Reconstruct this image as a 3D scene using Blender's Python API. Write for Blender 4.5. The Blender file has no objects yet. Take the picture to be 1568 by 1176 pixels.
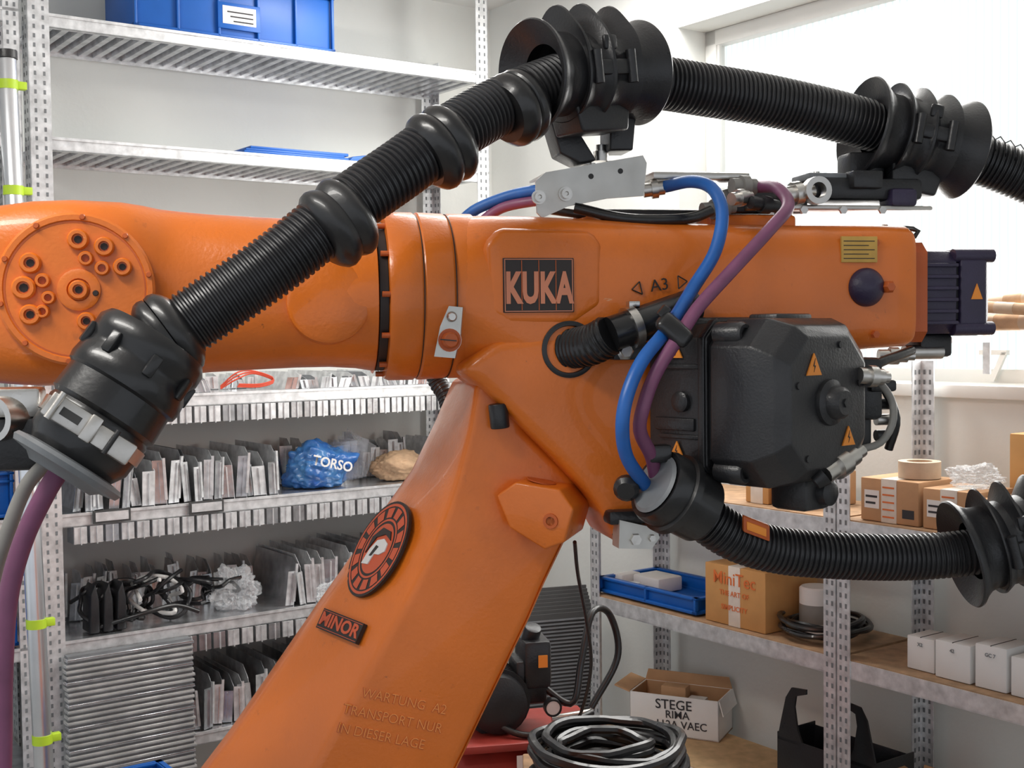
import bpy, bmesh, math, random
from mathutils import Vector as V, Matrix, noise
random.seed(4)
S=bpy.context.scene
S.view_settings.view_transform='Standard'
# ---------------------------------------------------------------- camera
F=1900.0; CAM=V((0,0,1.7)); tp=0.04; roll=0.012
p=math.atan(tp)
fwd=V((0,math.cos(p),-math.sin(p))); rt=V((1,0,0)); up=V((0,math.sin(p),math.cos(p)))
rc=(rt-up*roll).normalized(); uc=(up+rt*roll).normalized()
cd=bpy.data.cameras.new('camera'); cam=bpy.data.objects.new('camera',cd); S.collection.objects.link(cam)
M=Matrix((rc,uc,-fwd)).transposed().to_4x4(); M.translation=CAM; cam.matrix_world=M
cd.sensor_width=36; cd.lens=F/1568*36; cd.clip_start=0.05; S.camera=cam
def ray(u,v): return fwd+rc*((u-784)/F)+uc*((588-v)/F)
def P(u,v,d): return CAM+ray(u,v)*d
def hitplane(u,v,o,n):
    r=ray(u,v); return CAM+r*((o-CAM).dot(n)/r.dot(n))
Z=V((0,0,1))
class Frame:
    def __init__(s,o,x,y,z=Z): s.o=o; s.x=x.normalized(); s.y=y.normalized(); s.z=z.normalized()
    def __call__(s,a): return s.o+s.x*a[0]+s.y*a[1]+s.z*a[2]
    def inv(s,w): d=w-s.o; return V((d.dot(s.x),d.dot(s.y),d.dot(s.z)))
    def hit(s,u,v,y): return s.inv(hitplane(u,v,s.o+s.y*y,s.y))
    def at(s,l,ang=0):
        c,q=math.cos(ang),math.sin(ang)
        return Frame(s(l),s.x*c+s.y*q,s.y*c-s.x*q,s.z)
W=Frame(V((0,0,0)),V((1,0,0)),V((0,1,0)))
a=math.radians(12)
R=Frame(P(784,450,2.3),V((math.cos(a),math.sin(a),0)),V((-math.sin(a),math.cos(a),0)))
dL=V((.813,.583,0)).normalized(); nL=V((dL.y,-dL.x,0))
C=V((-.07,4.9,0))
LF=Frame(C,-dL,nL)       # x: leftwards along wall, y: out into room
RF=Frame(C,nL,-dL)       # x: along right wall toward viewer, y: out into room
# ---------------------------------------------------------------- materials
def mat(name,col,rough=.5,metal=0,var=.08,vs=8,bump=0,bs=80,coat=0,trans=0,alpha=1,col2=None,grime=0,gcol=(.12,.05,.02),gs=3.5,scr=0):
    m=bpy.data.materials.new(name); m.use_nodes=True; nt=m.node_tree; b=nt.nodes['Principled BSDF']
    L=nt.links
    tc=nt.nodes.new('ShaderNodeTexCoord'); no=nt.nodes.new('ShaderNodeTexNoise'); no.inputs['Scale'].default_value=vs; no.inputs['Detail'].default_value=6
    L.new(tc.outputs['Object'],no.inputs['Vector'])
    r=nt.nodes.new('ShaderNodeValToRGB'); r.color_ramp.elements[0].position=.3; r.color_ramp.elements[1].position=.7
    c2=col2 or tuple(min(1,c*(1+var)) for c in col)
    r.color_ramp.elements[0].color=(*[c*(1-var) for c in col],1); r.color_ramp.elements[1].color=(*c2,1)
    L.new(no.outputs['Fac'],r.inputs['Fac']); out=r.outputs['Color']
    b.inputs['Roughness'].default_value=rough
    def overlay(sc_,lo_,hi_,g_,gc_,stretch=None):
        nonlocal out
        n3=nt.nodes.new('ShaderNodeTexNoise'); n3.inputs['Scale'].default_value=sc_; n3.inputs['Detail'].default_value=8; n3.inputs['Roughness'].default_value=.65
        if stretch:
            mp=nt.nodes.new('ShaderNodeMapping'); mp.inputs['Scale'].default_value=stretch; mp.inputs['Rotation'].default_value=(.3,.5,.2); L.new(tc.outputs['Object'],mp.inputs['Vector']); L.new(mp.outputs['Vector'],n3.inputs['Vector'])
        else: L.new(tc.outputs['Object'],n3.inputs['Vector'])
        mr=nt.nodes.new('ShaderNodeMapRange'); mr.inputs[1].default_value=lo_; mr.inputs[2].default_value=hi_; mr.inputs[3].default_value=0; mr.inputs[4].default_value=g_
        L.new(n3.outputs['Fac'],mr.inputs[0])
        mx=nt.nodes.new('ShaderNodeMix'); mx.data_type='RGBA'; L.new(mr.outputs[0],mx.inputs[0]); L.new(out,mx.inputs[6]); mx.inputs[7].default_value=(*gc_,1); out=mx.outputs[2]
    if grime:
        overlay(gs,.52,.78,grime,gcol); overlay(gs*9,.64,.74,grime*.9,gcol)
        if scr:
            overlay(26,.69,.72,scr,(.10,.03,.012),(1,.12,1)); overlay(34,.71,.73,scr,(.75,.40,.20),(.12,1,1))
        n4=nt.nodes.new('ShaderNodeTexNoise'); n4.inputs['Scale'].default_value=11; n4.inputs['Detail'].default_value=7; L.new(tc.outputs['Object'],n4.inputs['Vector'])
        m4=nt.nodes.new('ShaderNodeMapRange'); m4.inputs[1].default_value=.3; m4.inputs[2].default_value=.7; m4.inputs[3].default_value=rough*.75; m4.inputs[4].default_value=min(1,rough*1.35)
        L.new(n4.outputs['Fac'],m4.inputs[0]); L.new(m4.outputs[0],b.inputs['Roughness'])
    L.new(out,b.inputs['Base Color'])
    b.inputs['Metallic'].default_value=metal
    b.inputs['Coat Weight'].default_value=coat; b.inputs['Transmission Weight'].default_value=trans; b.inputs['Alpha'].default_value=alpha
    if bump:
        n2=nt.nodes.new('ShaderNodeTexNoise'); n2.inputs['Scale'].default_value=bs; n2.inputs['Detail'].default_value=4
        L.new(tc.outputs['Object'],n2.inputs['Vector'])
        bp=nt.nodes.new('ShaderNodeBump'); bp.inputs['Strength'].default_value=bump; bp.inputs['Distance'].default_value=.004
        L.new(n2.outputs['Fac'],bp.inputs['Height']); L.new(bp.outputs['Normal'],b.inputs['Normal'])
    return m
ORG=mat('orange_paint',(.71,.165,.013),.36,0,.10,5,.16,150,coat=.25,grime=.38,gcol=(.27,.06,.015),scr=.6)
ORD=mat('dark_orange_and_shade_paint',(.50,.10,.018),.45,0,.1,8,.1,160,grime=.4)  # darker orange of bolts and tag, also shade painted into recesses and letters
BLK=mat('black_plastic',(.016,.016,.018),.36,0,.2,10,.15,200,grime=.25,gcol=(.07,.065,.06))
RUB=mat('black_rubber',(.012,.012,.013),.33,0,.25,12,.1,90,coat=.2,grime=.25,gcol=(.07,.065,.06))
HOS=mat('hose_black',(.017,.017,.019),.33,0,.2,20,grime=.2,gcol=(.07,.065,.06))
MOT=mat('motor_black',(.017,.017,.019),.38,0,.15,14,.2,220,coat=.1,grime=.3,gcol=(.07,.065,.06))
MOP=mat('motor_violet_black',(.030,.022,.055),.42,0,.15,14,.2,220)
STL=mat('brushed_steel',(.62,.6,.57),.32,1,.12,18,.06,120,grime=.3,gcol=(.28,.24,.2))
PLT=mat('zinc_plate_steel',(.60,.59,.56),.42,.8,.10,14,0,80,grime=.35,gcol=(.3,.26,.22))
GAL=mat('galvanised_steel',(.70,.71,.72),.40,.6,.22,40,.1,60)
GALD=mat('galvanised_sheet_dark',(.55,.56,.58),.26,.85,.3,25,.1,60)
HOL=mat('slot_dark',(.05,.05,.05),.8)
WAL=mat('wall_plaster',(.73,.74,.71),.9,0,.05,1.5,.15,60,grime=.12,gcol=(.45,.43,.40),gs=1.6)
CEI=mat('ceiling_paint',(.8,.8,.78),.9,0,.03,2)
FLO=mat('concrete_floor',(.33,.32,.30),.7,0,.2,4,.2,60)
BLU=mat('blue_plastic',(.004,.10,.42),.4,0,.1,6)
BLC=mat('blue_cable',(.012,.11,.40),.42,0,.2,15,grime=.35,gcol=(.06,.07,.12))
PUR=mat('purple_cable',(.19,.06,.13),.42,0,.2,15,grime=.35,gcol=(.1,.06,.07))
GRC=mat('grey_cable',(.25,.24,.22),.5,0,.1,15)
CRD=mat('cardboard',(.50,.29,.15),.85,0,.1,14,.1,90)
CRO=mat('cardboard_orange',(.55,.29,.10),.8,0,.08,14)
WHT=mat('white_board',(.78,.77,.75),.7,0,.04,9)
TAP=mat('packing_tape',(.72,.66,.58),.35,0,.08,40)
TPR=mat('tape_roll_brown',(.55,.42,.30),.5,0,.08,40)
WOD=mat('chipboard',(.36,.22,.12),.7,0,.25,30)
PIN=mat('light_chipboard',(.62,.42,.22),.7,0,.15,30)
GRN=mat('yellow_green_tape',(.45,.65,.03),.5)
ALU=mat('aluminium_tube',(.75,.77,.8),.28,.9,.08,10)
YEL=mat('yellow_label',(.60,.36,.08),.5,0,.1,20,grime=.3)
WRN=mat('warning_orange',(.85,.28,.03),.5)
LOG=mat('logo_salmon',(.62,.22,.12),.5)
BRN=mat('logo_black',(.022,.014,.012),.5)
EMR=mat('emblem_red_orange',(.62,.10,.035),.5)
CST=mat('cast_letter_lit_edge',(.85,.30,.07),.4,0,.05,9)  # lighter orange, light painted onto the raised letter edges
RED=mat('red_machine',(.30,.035,.025),.45,0,.2,10,grime=.3)
PVC=mat('window_frame_pvc',(.74,.74,.71),.5,0,.03,4)
PLW=mat('clear_film',(.8,.83,.85),.10,0,.1,20,.6,40,alpha=.30)
PLB=mat('blue_printed_film',(.02,.11,.45),.18,0,.2,18,.8,25,col2=(.08,.24,.5))
PAP=mat('brown_paper',(.5,.33,.2),.8,0,.25,20,.8,25)
GRY=mat('grey_laminate',(.17,.18,.19),.5,0,.15,20)
LGT=mat('light_grey_profile',(.50,.50,.49),.4,.4,.2,20)
DRK=mat('ink_dark',(.03,.03,.035),.7)
ORI=mat('ink_print_orange',(.7,.17,.04),.7)
WIR=mat('red_wire',(.6,.06,.02),.5)
def pane():
    m=bpy.data.materials.new('fluted_glass_daylight'); m.use_nodes=True; nt=m.node_tree; b=nt.nodes['Principled BSDF']; L=nt.links
    uv=nt.nodes.new('ShaderNodeTexCoord'); w=nt.nodes.new('ShaderNodeTexWave'); w.bands_direction='X'; w.inputs['Scale'].default_value=13; w.inputs['Distortion'].default_value=.5; w.inputs['Detail'].default_value=1
    mp=nt.nodes.new('ShaderNodeMapping'); mp.inputs['Rotation'].default_value=(0,0,math.atan2(.813,.583))
    L.new(uv.outputs['Object'],mp.inputs['Vector']); L.new(mp.outputs['Vector'],w.inputs['Vector'])
    r=nt.nodes.new('ShaderNodeValToRGB'); r.color_ramp.elements[0].color=(.62,.72,.71,1); r.color_ramp.elements[1].color=(.97,1,1,1)
    L.new(w.outputs['Fac'],r.inputs['Fac']); L.new(r.outputs['Color'],b.inputs['Emission Color']); b.inputs['Emission Strength'].default_value=1.22
    b.inputs['Base Color'].default_value=(.15,.15,.15,1); b.inputs['Roughness'].default_value=.3
    return m
PAN=pane()
# ---------------------------------------------------------------- builder
class MB:
    def __init__(s): s.v=[];s.f=[];s.mi=[];s.mats=[]
    def m(s,mt):
        if mt not in s.mats: s.mats.append(mt)
        return s.mats.index(mt)
    def add(s,vs,fs,mt):
        o=len(s.v); s.v+= [tuple(x) for x in vs]; k=s.m(mt)
        for f in fs: s.f.append([i+o for i in f]); s.mi.append(k)
    def addbm(s,bm,T,mt):
        bm.verts.ensure_lookup_table(); bm.verts.index_update()
        s.add([T(v.co) for v in bm.verts],[[v.index for v in f.verts] for f in bm.faces],mt); bm.free()
    def box(s,T,lo,hi,mt,bev=0,seg=2):
        lo2=[min(lo[i],hi[i]) for i in range(3)]; hi2=[max(lo[i],hi[i]) for i in range(3)]
        bm=bmesh.new(); bmesh.ops.create_cube(bm,size=1)
        for v in bm.verts: v.co=V([(lo2[i]+hi2[i])/2+v.co[i]*(hi2[i]-lo2[i]) for i in range(3)])
        if bev: bmesh.ops.bevel(bm,geom=bm.edges[:],offset=bev,segments=seg,affect='EDGES',profile=.5)
        s.addbm(bm,T,mt)
    def prism(s,T,poly,y0,y1,mt,bev=0,seg=3):
        bm=bmesh.new(); n=len(poly)
        A=[bm.verts.new((q[0],y0,q[1])) for q in poly]; B=[bm.verts.new((q[0],y1,q[1])) for q in poly]
        bm.faces.new(A); bm.faces.new(B[::-1])
        for i in range(n): bm.faces.new((A[i],B[i],B[(i+1)%n],A[(i+1)%n]))
        bmesh.ops.recalc_face_normals(bm,faces=bm.faces[:])
        if bev: bmesh.ops.bevel(bm,geom=bm.edges[:],offset=bev,segments=seg,affect='EDGES',profile=.5)
        s.addbm(bm,T,mt)
    def loft(s,rings,mt,cap=True,T=None,bev=0):
        bm=bmesh.new(); n=len(rings[0]); rr=[[bm.verts.new(q) for q in r] for r in rings]
        for i in range(len(rr)-1):
            for j in range(n):
                bm.faces.new((rr[i][j],rr[i][(j+1)%n],rr[i+1][(j+1)%n],rr[i+1][j]))
        if cap: bm.faces.new(rr[0]); bm.faces.new(rr[-1][::-1])
        bmesh.ops.recalc_face_normals(bm,faces=bm.faces[:])
        if bev:
            es=[e for e in bm.edges if e.is_manifold and e.calc_face_angle(0)>.45]
            bmesh.ops.bevel(bm,geom=es,offset=bev,segments=4,affect='EDGES',profile=.5)
        s.addbm(bm,T or (lambda q:q),mt)
    def lathe(s,p0,d,prof,mt,seg=32,cap=True,rf=None):
        d=d.normalized(); h=V((0,0,1)) if abs(d.z)<.9 else V((1,0,0)); x=d.cross(h).normalized(); y=d.cross(x)
        rings=[]
        for q in prof:
            t,r=q[0],q[1]; ring=[]
            for k in range(seg):
                an=k*2*math.pi/seg; rr=max(r,.0004)
                o=(x*math.cos(an)+y*math.sin(an))
                if len(q)>2: rr*=q[2](o)
                ring.append(p0+d*t+o*rr)
            rings.append(ring)
        s.loft(rings,mt,cap)
    def cyl(s,p0,p1,r,mt,seg=24,bev=0):
        L=(p1-p0).length
        pr=[(0,r),(L,r)] if not bev else [(0,r-bev),(bev*.3,r-bev*.3),(bev,r),(L-bev,r),(L-bev*.3,r-bev*.3),(L,r-bev)]
        s.lathe(p0,p1-p0,pr,mt,seg)
    def tube(s,pts,r,mt,seg=12,step=.012,fn=None,smoothp=True):
        path=resample(pts,step) if smoothp else pts
        rings=[]; prev=None
        for i,q in enumerate(path):
            t=(path[min(i+1,len(path)-1)]-path[max(i-1,0)]).normalized()
            if prev is None:
                h=Z if abs(t.z)<.9 else V((1,0,0)); x=t.cross(h).normalized()
            else: x=(prev-t*prev.dot(t)).normalized()
            prev=x; y=t.cross(x); rad=fn(i) if fn else r
            rings.append([q+(x*math.cos(k*2*math.pi/seg)+y*math.sin(k*2*math.pi/seg))*rad for k in range(seg)])
        s.loft(rings,mt)
    def hose(s,pts,r,mt,pitch=.0105,seg=28,amp=.0042):
        pat=[0,0,-amp,-amp]
        s.tube(pts,r,mt,seg,pitch/4,lambda i:r+pat[i%4])
    def text(s,txt,T,size,mt,th=.001,align='CENTER',off=0):
        cu=bpy.data.curves.new('t','FONT'); cu.body=txt; cu.size=size; cu.extrude=th; cu.offset=off; cu.align_x=align; cu.align_y='CENTER'; cu.resolution_u=3
        o=bpy.data.objects.new('t',cu); S.collection.objects.link(o)
        bpy.context.view_layer.update()
        me=bpy.data.meshes.new_from_object(o.evaluated_get(bpy.context.evaluated_depsgraph_get()))
        s.add([T((v.co.x,-v.co.z,v.co.y)) for v in me.vertices],[list(q.vertices) for q in me.polygons],mt)
        bpy.data.objects.remove(o); bpy.data.curves.remove(cu); bpy.data.meshes.remove(me)
    def obj(s,name,parent=None,ang=38):
        me=bpy.data.meshes.new(name)
        vs=[V(q) for q in s.v]
        lo=V([min(q[i] for q in vs) for i in range(3)]); hi=V([max(q[i] for q in vs) for i in range(3)])
        c=(lo+hi)/2; c.z=lo.z
        me.from_pydata([q-c for q in vs],[],s.f)
        for m in s.mats: me.materials.append(m)
        me.polygons.foreach_set('material_index',s.mi); me.polygons.foreach_set('use_smooth',[True]*len(s.f))
        me.update(); 
        bm=bmesh.new(); bm.from_mesh(me); bmesh.ops.recalc_face_normals(bm,faces=bm.faces[:]); bm.to_mesh(me); bm.free()
        me.set_sharp_from_angle(angle=math.radians(ang))
        o=bpy.data.objects.new(name,me); o.location=c; S.collection.objects.link(o)
        if parent:
            o.parent=parent; o.matrix_parent_inverse=Matrix.Translation(-parent.location)
        return o
def resample(pts,step):
    pts=[V(q) for q in pts]; P0=[pts[0]*2-pts[1]]+pts+[pts[-1]*2-pts[-2]]; d=[]
    for i in range(1,len(P0)-2):
        for k in range(40):
            t=k/40; p0,p1,p2,p3=P0[i-1:i+3]
            d.append(.5*((2*p1)+(p2-p0)*t+(2*p0-5*p1+4*p2-p3)*t*t+(3*p1-p0-3*p2+p3)*t**3))
    d.append(pts[-1]); out=[d[0]]; acc=0; nxt=step
    for i in range(1,len(d)):
        L=(d[i]-d[i-1]).length
        if L==0: continue
        while acc+L>=nxt:
            out.append(d[i-1].lerp(d[i],(nxt-acc)/L)); nxt+=step
        acc+=L
    return out
def pp(l): return [P(*q) for q in l]
def empty(name,loc):
    e=bpy.data.objects.new(name,None); e.location=loc; S.collection.objects.link(e); return e
def sup(x,zc,hz,hy,n,N=48,yc=0):
    o=[]
    for k in range(N):
        t=2*math.pi*k/N; c,q=math.cos(t),math.sin(t)
        o.append((x,yc+hy*math.copysign(abs(c)**(2/n),c),zc+hz*math.copysign(abs(q)**(2/n),q)))
    return o
# ================================================================= ROBOT
colb=R.hit(430,1400,0)
base=R((colb.x+.02,0.02,0)); base.z=0
ROB=empty('industrial_robot_arm',base)
def rl(u,v,y=0): return R.hit(u,v,y)
def body(tab,mt,mb):
    rings=[]
    for (u,t,b,hy,n) in tab:
        A=rl(u,t); B=rl(u,b); rings.append([R(q) for q in sup(A.x,(A.z+B.z)/2,(A.z-B.z)/2,hy,n)])
    mb.loft(rings,mt)
# --- forearm / wrist
m=MB()
body([(-110,420,500,.07,2.5),(-95,370,540,.10,3),(-60,335,570,.118,3.5),(0,320,586,.128,4),(60,313,590,.132,4.5),(120,311,588,.132,4.5),(190,314,584,.131,4.2),
      (222,318,580,.126,3.4),(245,322,577,.112,2.8),(275,325,574,.106,2.5),(320,329,570,.108,2.4),(390,333,566,.118,2.3),(450,336,563,.128,2.2),(500,337,562,.134,2.2),(540,336,564,.138,2.1),(566,334,568,.14,2)],ORG,m)
c=rl(117,443,-.13)
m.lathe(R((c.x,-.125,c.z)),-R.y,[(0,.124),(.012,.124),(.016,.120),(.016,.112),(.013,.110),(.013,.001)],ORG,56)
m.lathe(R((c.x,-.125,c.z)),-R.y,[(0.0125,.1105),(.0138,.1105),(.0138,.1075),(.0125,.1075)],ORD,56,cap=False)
def boss(u,v,r,y=-.138,h=.012,mt=ORG,hole=True):
    q=rl(u,v,y)
    pr=[(-.01,r),(h*.7,r),(h,r*.85),(h,r*.55),(h*.3,r*.5),(h*.3,0.0005)] if hole else [(-.01,r),(h*.7,r),(h,r*.8),(h,.0005)]
    m.lathe(R(q),-R.y,pr,mt,20)
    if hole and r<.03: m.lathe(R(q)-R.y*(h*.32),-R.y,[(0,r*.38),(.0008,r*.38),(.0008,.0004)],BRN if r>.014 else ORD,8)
for u,v,r in [(120,367,.017),(160,378,.016),(188,409,.015),(132,396,.012),(157,411,.012),(47,403,.017),(37,441,.019),(47,482,.017),(66,430,.012),(75,456,.011),(66,477,.011),(133,492,.015)]:
    boss(u,v,r)
boss(121,444,.034,h=.006); boss(121,444,.016,h=.012); boss(147,449,.005,h=.008,mt=BRN,hole=False)
for k in range(10):
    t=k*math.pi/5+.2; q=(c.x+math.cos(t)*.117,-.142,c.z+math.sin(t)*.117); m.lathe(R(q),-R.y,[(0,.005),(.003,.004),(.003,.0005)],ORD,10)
q=rl(503,462,-.12); m.lathe(R(q),-R.y,[(-.02,.074),(.012,.070),(.016,.064),(.016,.001)],ORG,48)
m.obj('forearm_wrist',ROB)
# --- flange rings
m=MB()
A=rl(566,334); x0=A.x
ax=[(0,.139),(.004,.126),(.018,.126),(.020,.148),(.028,.152),(.072,.152),(.076,.149),(.078,.149),(.082,.152),(.128,.150),(.132,.1475),(.134,.1475),(.138,.150),(.18,.150)]
zr=rl(640,454).z
rings=[[R(V(q)) for q in sup(x0+t,zr,r,r*.98,2,72)] for t,r in ax]
m.loft(rings,ORG)
m.lathe(R((x0+.003,0,zr)),R.x,[(0,.134),(.015,.134)],BRN,60)
for kk in range(12):
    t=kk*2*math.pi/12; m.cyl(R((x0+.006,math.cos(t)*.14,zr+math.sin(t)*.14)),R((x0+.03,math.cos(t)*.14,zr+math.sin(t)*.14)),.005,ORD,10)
for t_ in (.077,.133): m.lathe(R((x0+t_,0,zr)),R.x,[(0,.1480+.0012),(.0014,.1480+.0012)],BRN,72)
m.obj('flange_ring',ROB)
# --- main housing
m=MB()
body([(690,333,576,.147,2),(715,332,578,.15,2.3),(745,333,582,.152,3),(790,336,584,.15,4.5),(850,339,586,.15,5),(920,343,585,.15,5),(980,346,580,.148,5),
      (1080,348,565,.142,5),(1180,349,548,.135,5),(1300,350,534,.128,6),(1346,351,531,.125,7),(1354,356,527,.120,7)],ORG,m)
poly=[(700,566),(735,588),(780,632),(850,702),(905,762),(935,806),(950,838),(985,842),(1010,815),(1060,760),(1090,640),(1100,540),(900,500),(760,520)]
m.prism(R,[(rl(u,v,-.15).x,rl(u,v,-.15).z) for u,v in poly],-.150,.06,ORG,.022,4)
poly=[(742,372),(765,348),(905,352),(925,372),(925,470),(880,500),(775,500),(748,480)]
m.prism(R,[(rl(u,v,-.15).x,rl(u,v,-.15).z) for u,v in poly],-.152,-.12,ORG,.016,4)
t=rl(908,326,-.02)
m.lathe(R((t.x,-.02,t.z)),-Z,[(0,.001),(0,.030),(.008,.036),(.07,.052)],ORG,32)
m.lathe(R((t.x+.09,-.02,t.z-.01)),-Z,[(0,.001),(0,.02),(.04,.04)],ORG,24)
A=rl(1070,332,0);B=rl(1200,360,0); m.box(R,(A.x,-.06,B.z-.03),(B.x,.06,A.z),ORG,.008)
A=rl(1347,440,-.125); m.lathe(R((A.x+.006,-.132,A.z)),-R.y,[(0,.012),(.02,.012),(.026,.008),(.026,.0005)],ORD,6)
for u,v in [(1340,372),(1340,512)]:
    A=rl(u,v,-.128); m.lathe(R(A),-R.y,[(-.01,.007),(.006,.007),(.006,.0005)],ORD,6)
m.obj('main_arm_housing',ROB)
# --- logo, labels
m=MB()
A=rl(770,395,-.155);B=rl(879,478,-.155)
m.box(R,(A.x,-.1565,B.z),(B.x,-.150,A.z),BRN,.0008,1)
w=(B.x-A.x)
for x_0,x_1,z0,z1 in [(A.x+.002,B.x-.002,A.z-.003,A.z-.0015),(A.x+.002,B.x-.002,B.z+.0015,B.z+.003),(A.x+.002,A.x+.0035,B.z+.002,A.z-.002),(B.x-.0035,B.x-.002,B.z+.002,A.z-.002)]:
    m.box(R,(x_0,-.1572,z0),(x_1,-.156,z1),LOG)
for i,ch in enumerate('KUKA'):
    cx=A.x+w*(.137+.242*i)
    T=R.at((cx,-.1575,B.z+.040)); 
    m.text(ch,(lambda a,T=T: T((a[0]*.70,a[1],a[2]*1.22))),.060,LOG,.0006,off=.0024)
    if i: 
        xx=A.x+w*(.016+.242*i); m.box(R,(xx-.0006,-.1576,B.z+.004),(xx+.0006,-.1566,A.z-.004),ORD)
A=rl(1287,362,-.13);B=rl(1342,402,-.13); m.box(R.at((0,0,0)),(A.x,-.1345,B.z),(B.x,-.128,A.z),YEL,.001)
for kz in range(5):
    zz=A.z-.008-kz*.008; m.box(R,(A.x+.004,-.1350,zz),(B.x-.006-(kz%2)*.012,-.134,zz-.0015),BRN)
T=R.at((rl(1010,437,-.152).x,-.152,rl(1010,437,-.152).z))
Ti=Frame(T.o,(T.x+T.z*.14),T.y,(T.z-T.x*.14))
m.text('A3',Ti,.030,BRN,.0006)
for sg in (-1,1):
    for (x_a,z_a,x_b,z_b) in ((.052,.0,.036,.012),(.052,0,.034,-.011),(.036,.012,.034,-.011)):
        pa1=Ti((sg*x_a+(.0),-.0005,z_a)); pb1=Ti((sg*x_b,-.0005,z_b)); m.cyl(pa1,pb1,.0012,BRN,6)
m.obj('nameplates',ROB)
# --- silver latch
m=MB()
T=R.at((rl(688,510,-.150).x,-.150,rl(688,510,-.15).z))
Ti=Frame(T.o,T.x-T.z*.1,T.y+T.x*.25,T.z+T.x*.1)
m.prism(Ti,[(-.022,-.042),(.014,-.042),(.020,0),(.020,.046),(-.004,.046),(-.016,.01)],-.008,.02,PLT)
m.lathe(Ti((.002,-.008,-.012)),-R.y,[(0,.020),(.003,.020),(.003,.014),(.016,.014),(.02,.011),(.02,.0005)],ORD,20)
m.lathe(Ti((.002,-.008,-.012)),-R.y,[(0,.0205),(.0025,.0205)],STL,20)
m.lathe(Ti((.002,-.008,.028)),-R.y,[(0,.009),(.006,.009),(.01,.006),(.01,.0005)],STL,14)
m.box(Ti,(-.012,-.0295,-.0128),(.016,-.027,-.0108),HOL)
m.obj('latch_bracket',ROB)
# --- link arm (column)
m=MB()
tab=[(585,704,730,800),(660,674,718,806),(740,638,698,884),(790,604,682,892),(845,567,660,866),(905,528,630,838),(960,491,600,815),(1068,421,540,764),(1176,350,480,714),(1400,188,344,608)]
rings=[]; FP=[]
for v,l,mid,r in tab:
    a1=rl(l,v,.07); a2=rl(mid,v,-.105); a3=rl(r,v,-.105)
    z=a2.z
    rings.append([V((a1.x,.15,z)),V((a1.x,.07,z)),V((a2.x,-.105,z)),V((a3.x-.01,-.105,z)),V((a3.x,-.09,z)),V((a3.x,.15,z))])
    FP.append((v,R(rings[-1][1]),R(rings[-1][2])))
m.loft(rings,ORG,T=R,bev=.014)
def facet(u,v,off=.0015):
    i=min(range(len(FP)-1),key=lambda i:abs((FP[i][0]+FP[i+1][0])/2-v)); i0=max(0,i-1); i1=min(len(FP)-1,i+2)
    Aa,Ba=FP[i0][1:]; Ab,Bb=FP[i1][1:]
    al=((Aa+Ba)-(Ab+Bb)).normalized(); ac=((Ba-Aa)+(Bb-Ab)); fn=ac.cross(al).normalized()
    if fn.dot(V((0,-1,0)))<0: fn=-fn
    o0=(Aa+Ba+Ab+Bb)/4
    mx=max((q-o0).dot(fn) for q in (Aa,Ba,Ab,Bb))
    o=hitplane(u,v,o0,fn)+fn*(off+mx*.7)
    px=ac-al*ac.dot(al); px=(px-fn*px.dot(fn)).normalized()
    return Frame(o,px,-fn,al)
T=R.at((rl(828,786,-.12).x,-.12,rl(828,786,-.12).z),math.radians(-28))
Ti=Frame(T.o,T.x-T.z*.22,T.y,T.z+T.x*.22)
m.prism(Ti,[(-.075,.02),(-.045,.052),(.035,.058),(.066,.03),(.062,-.03),(.03,-.052),(-.04,-.03)],-.045,.1,ORG,.005)
m.lathe(Ti((-.01,0,.056)),Ti.z,[(0,.026),(.002,.026),(.002,.0005)],ORD,24)
m.lathe(Ti((.03,-.044,.0)),-Ti.y,[(0,.014),(.004,.013),(.004,.008),(.001,.008),(.001,.0005)],ORD,16)
q=rl(762,618,-.13); q2=rl(766,656,-.13)
m.cyl(R(q),R(q2),.017,BLK,20,.003)
m.obj('link_arm',ROB)
m=MB()
def ringp(T,r0,r1,mt,h,n=48,a0=0,a1=2*math.pi):
    vs=[];fs=[]
    for i in range(n+1):
        t=a0+(a1-a0)*i/n
        for r in (r0,r1): vs.append(T((.86*r*math.cos(t),-h,r*math.sin(t)*1.04)))
    for i in range(n): fs.append([2*i,2*i+1,2*i+3,2*i+2])
    m.add(vs,fs,mt)
T=facet(585,843)
dk=[(.079*math.cos(t*math.pi/24),.0955*math.sin(t*math.pi/24)) for t in range(48)]
m.prism(T,dk,-.0006,.006,BRN)
ringp(T,.082,.087,EMR,.001); ringp(T,.053,.057,EMR,.001)
for i in range(14):
    t=i*math.pi/7; ringp(T,.060,.079,EMR,.0012,4,t,t+.30)
ringp(T,.0005,.048,EMR,.001); 
m.prism(T,[(-.024,-.040),(-.002,-.034),(.000,-.012),(.016,-.008),(.030,.004),(.026,.018),(.008,.022),(-.012,.012),(-.022,-.010)],-.003,-.001,WHT)
m.prism(T,[(-.030,-.02),(-.020,.016),(.004,.030),(.030,.026),(.016,.040),(-.014,.038),(-.034,.012)],-.0032,-.001,BRN)
m.prism(T,[(-.012,-.020),(-.004,-.018),(.004,.004),(-.006,.004)],-.0036,-.001,BRN)
T=facet(525,960,.0035); ca,sa_=math.cos(.22),math.sin(.22)
T=Frame(T.o,T.x*ca+T.z*sa_,T.y,T.z*ca-T.x*sa_)
m.box(T,(-.062,-.0008,-.019),(.064,.008,.019),BRN)
m.box(T,(-.060,-.0012,.0155),(.062,.001,.0165),EMR); m.box(T,(-.060,-.0012,-.0165),(.062,.001,-.0155),EMR)
m.text('MINOR',lambda a,T=T:T((a[0]*1.12,a[1]-.0012,a[2])),.033,EMR,.0004,off=.001)
m.obj('emblem_decals',ROB)
m=MB()
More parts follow.
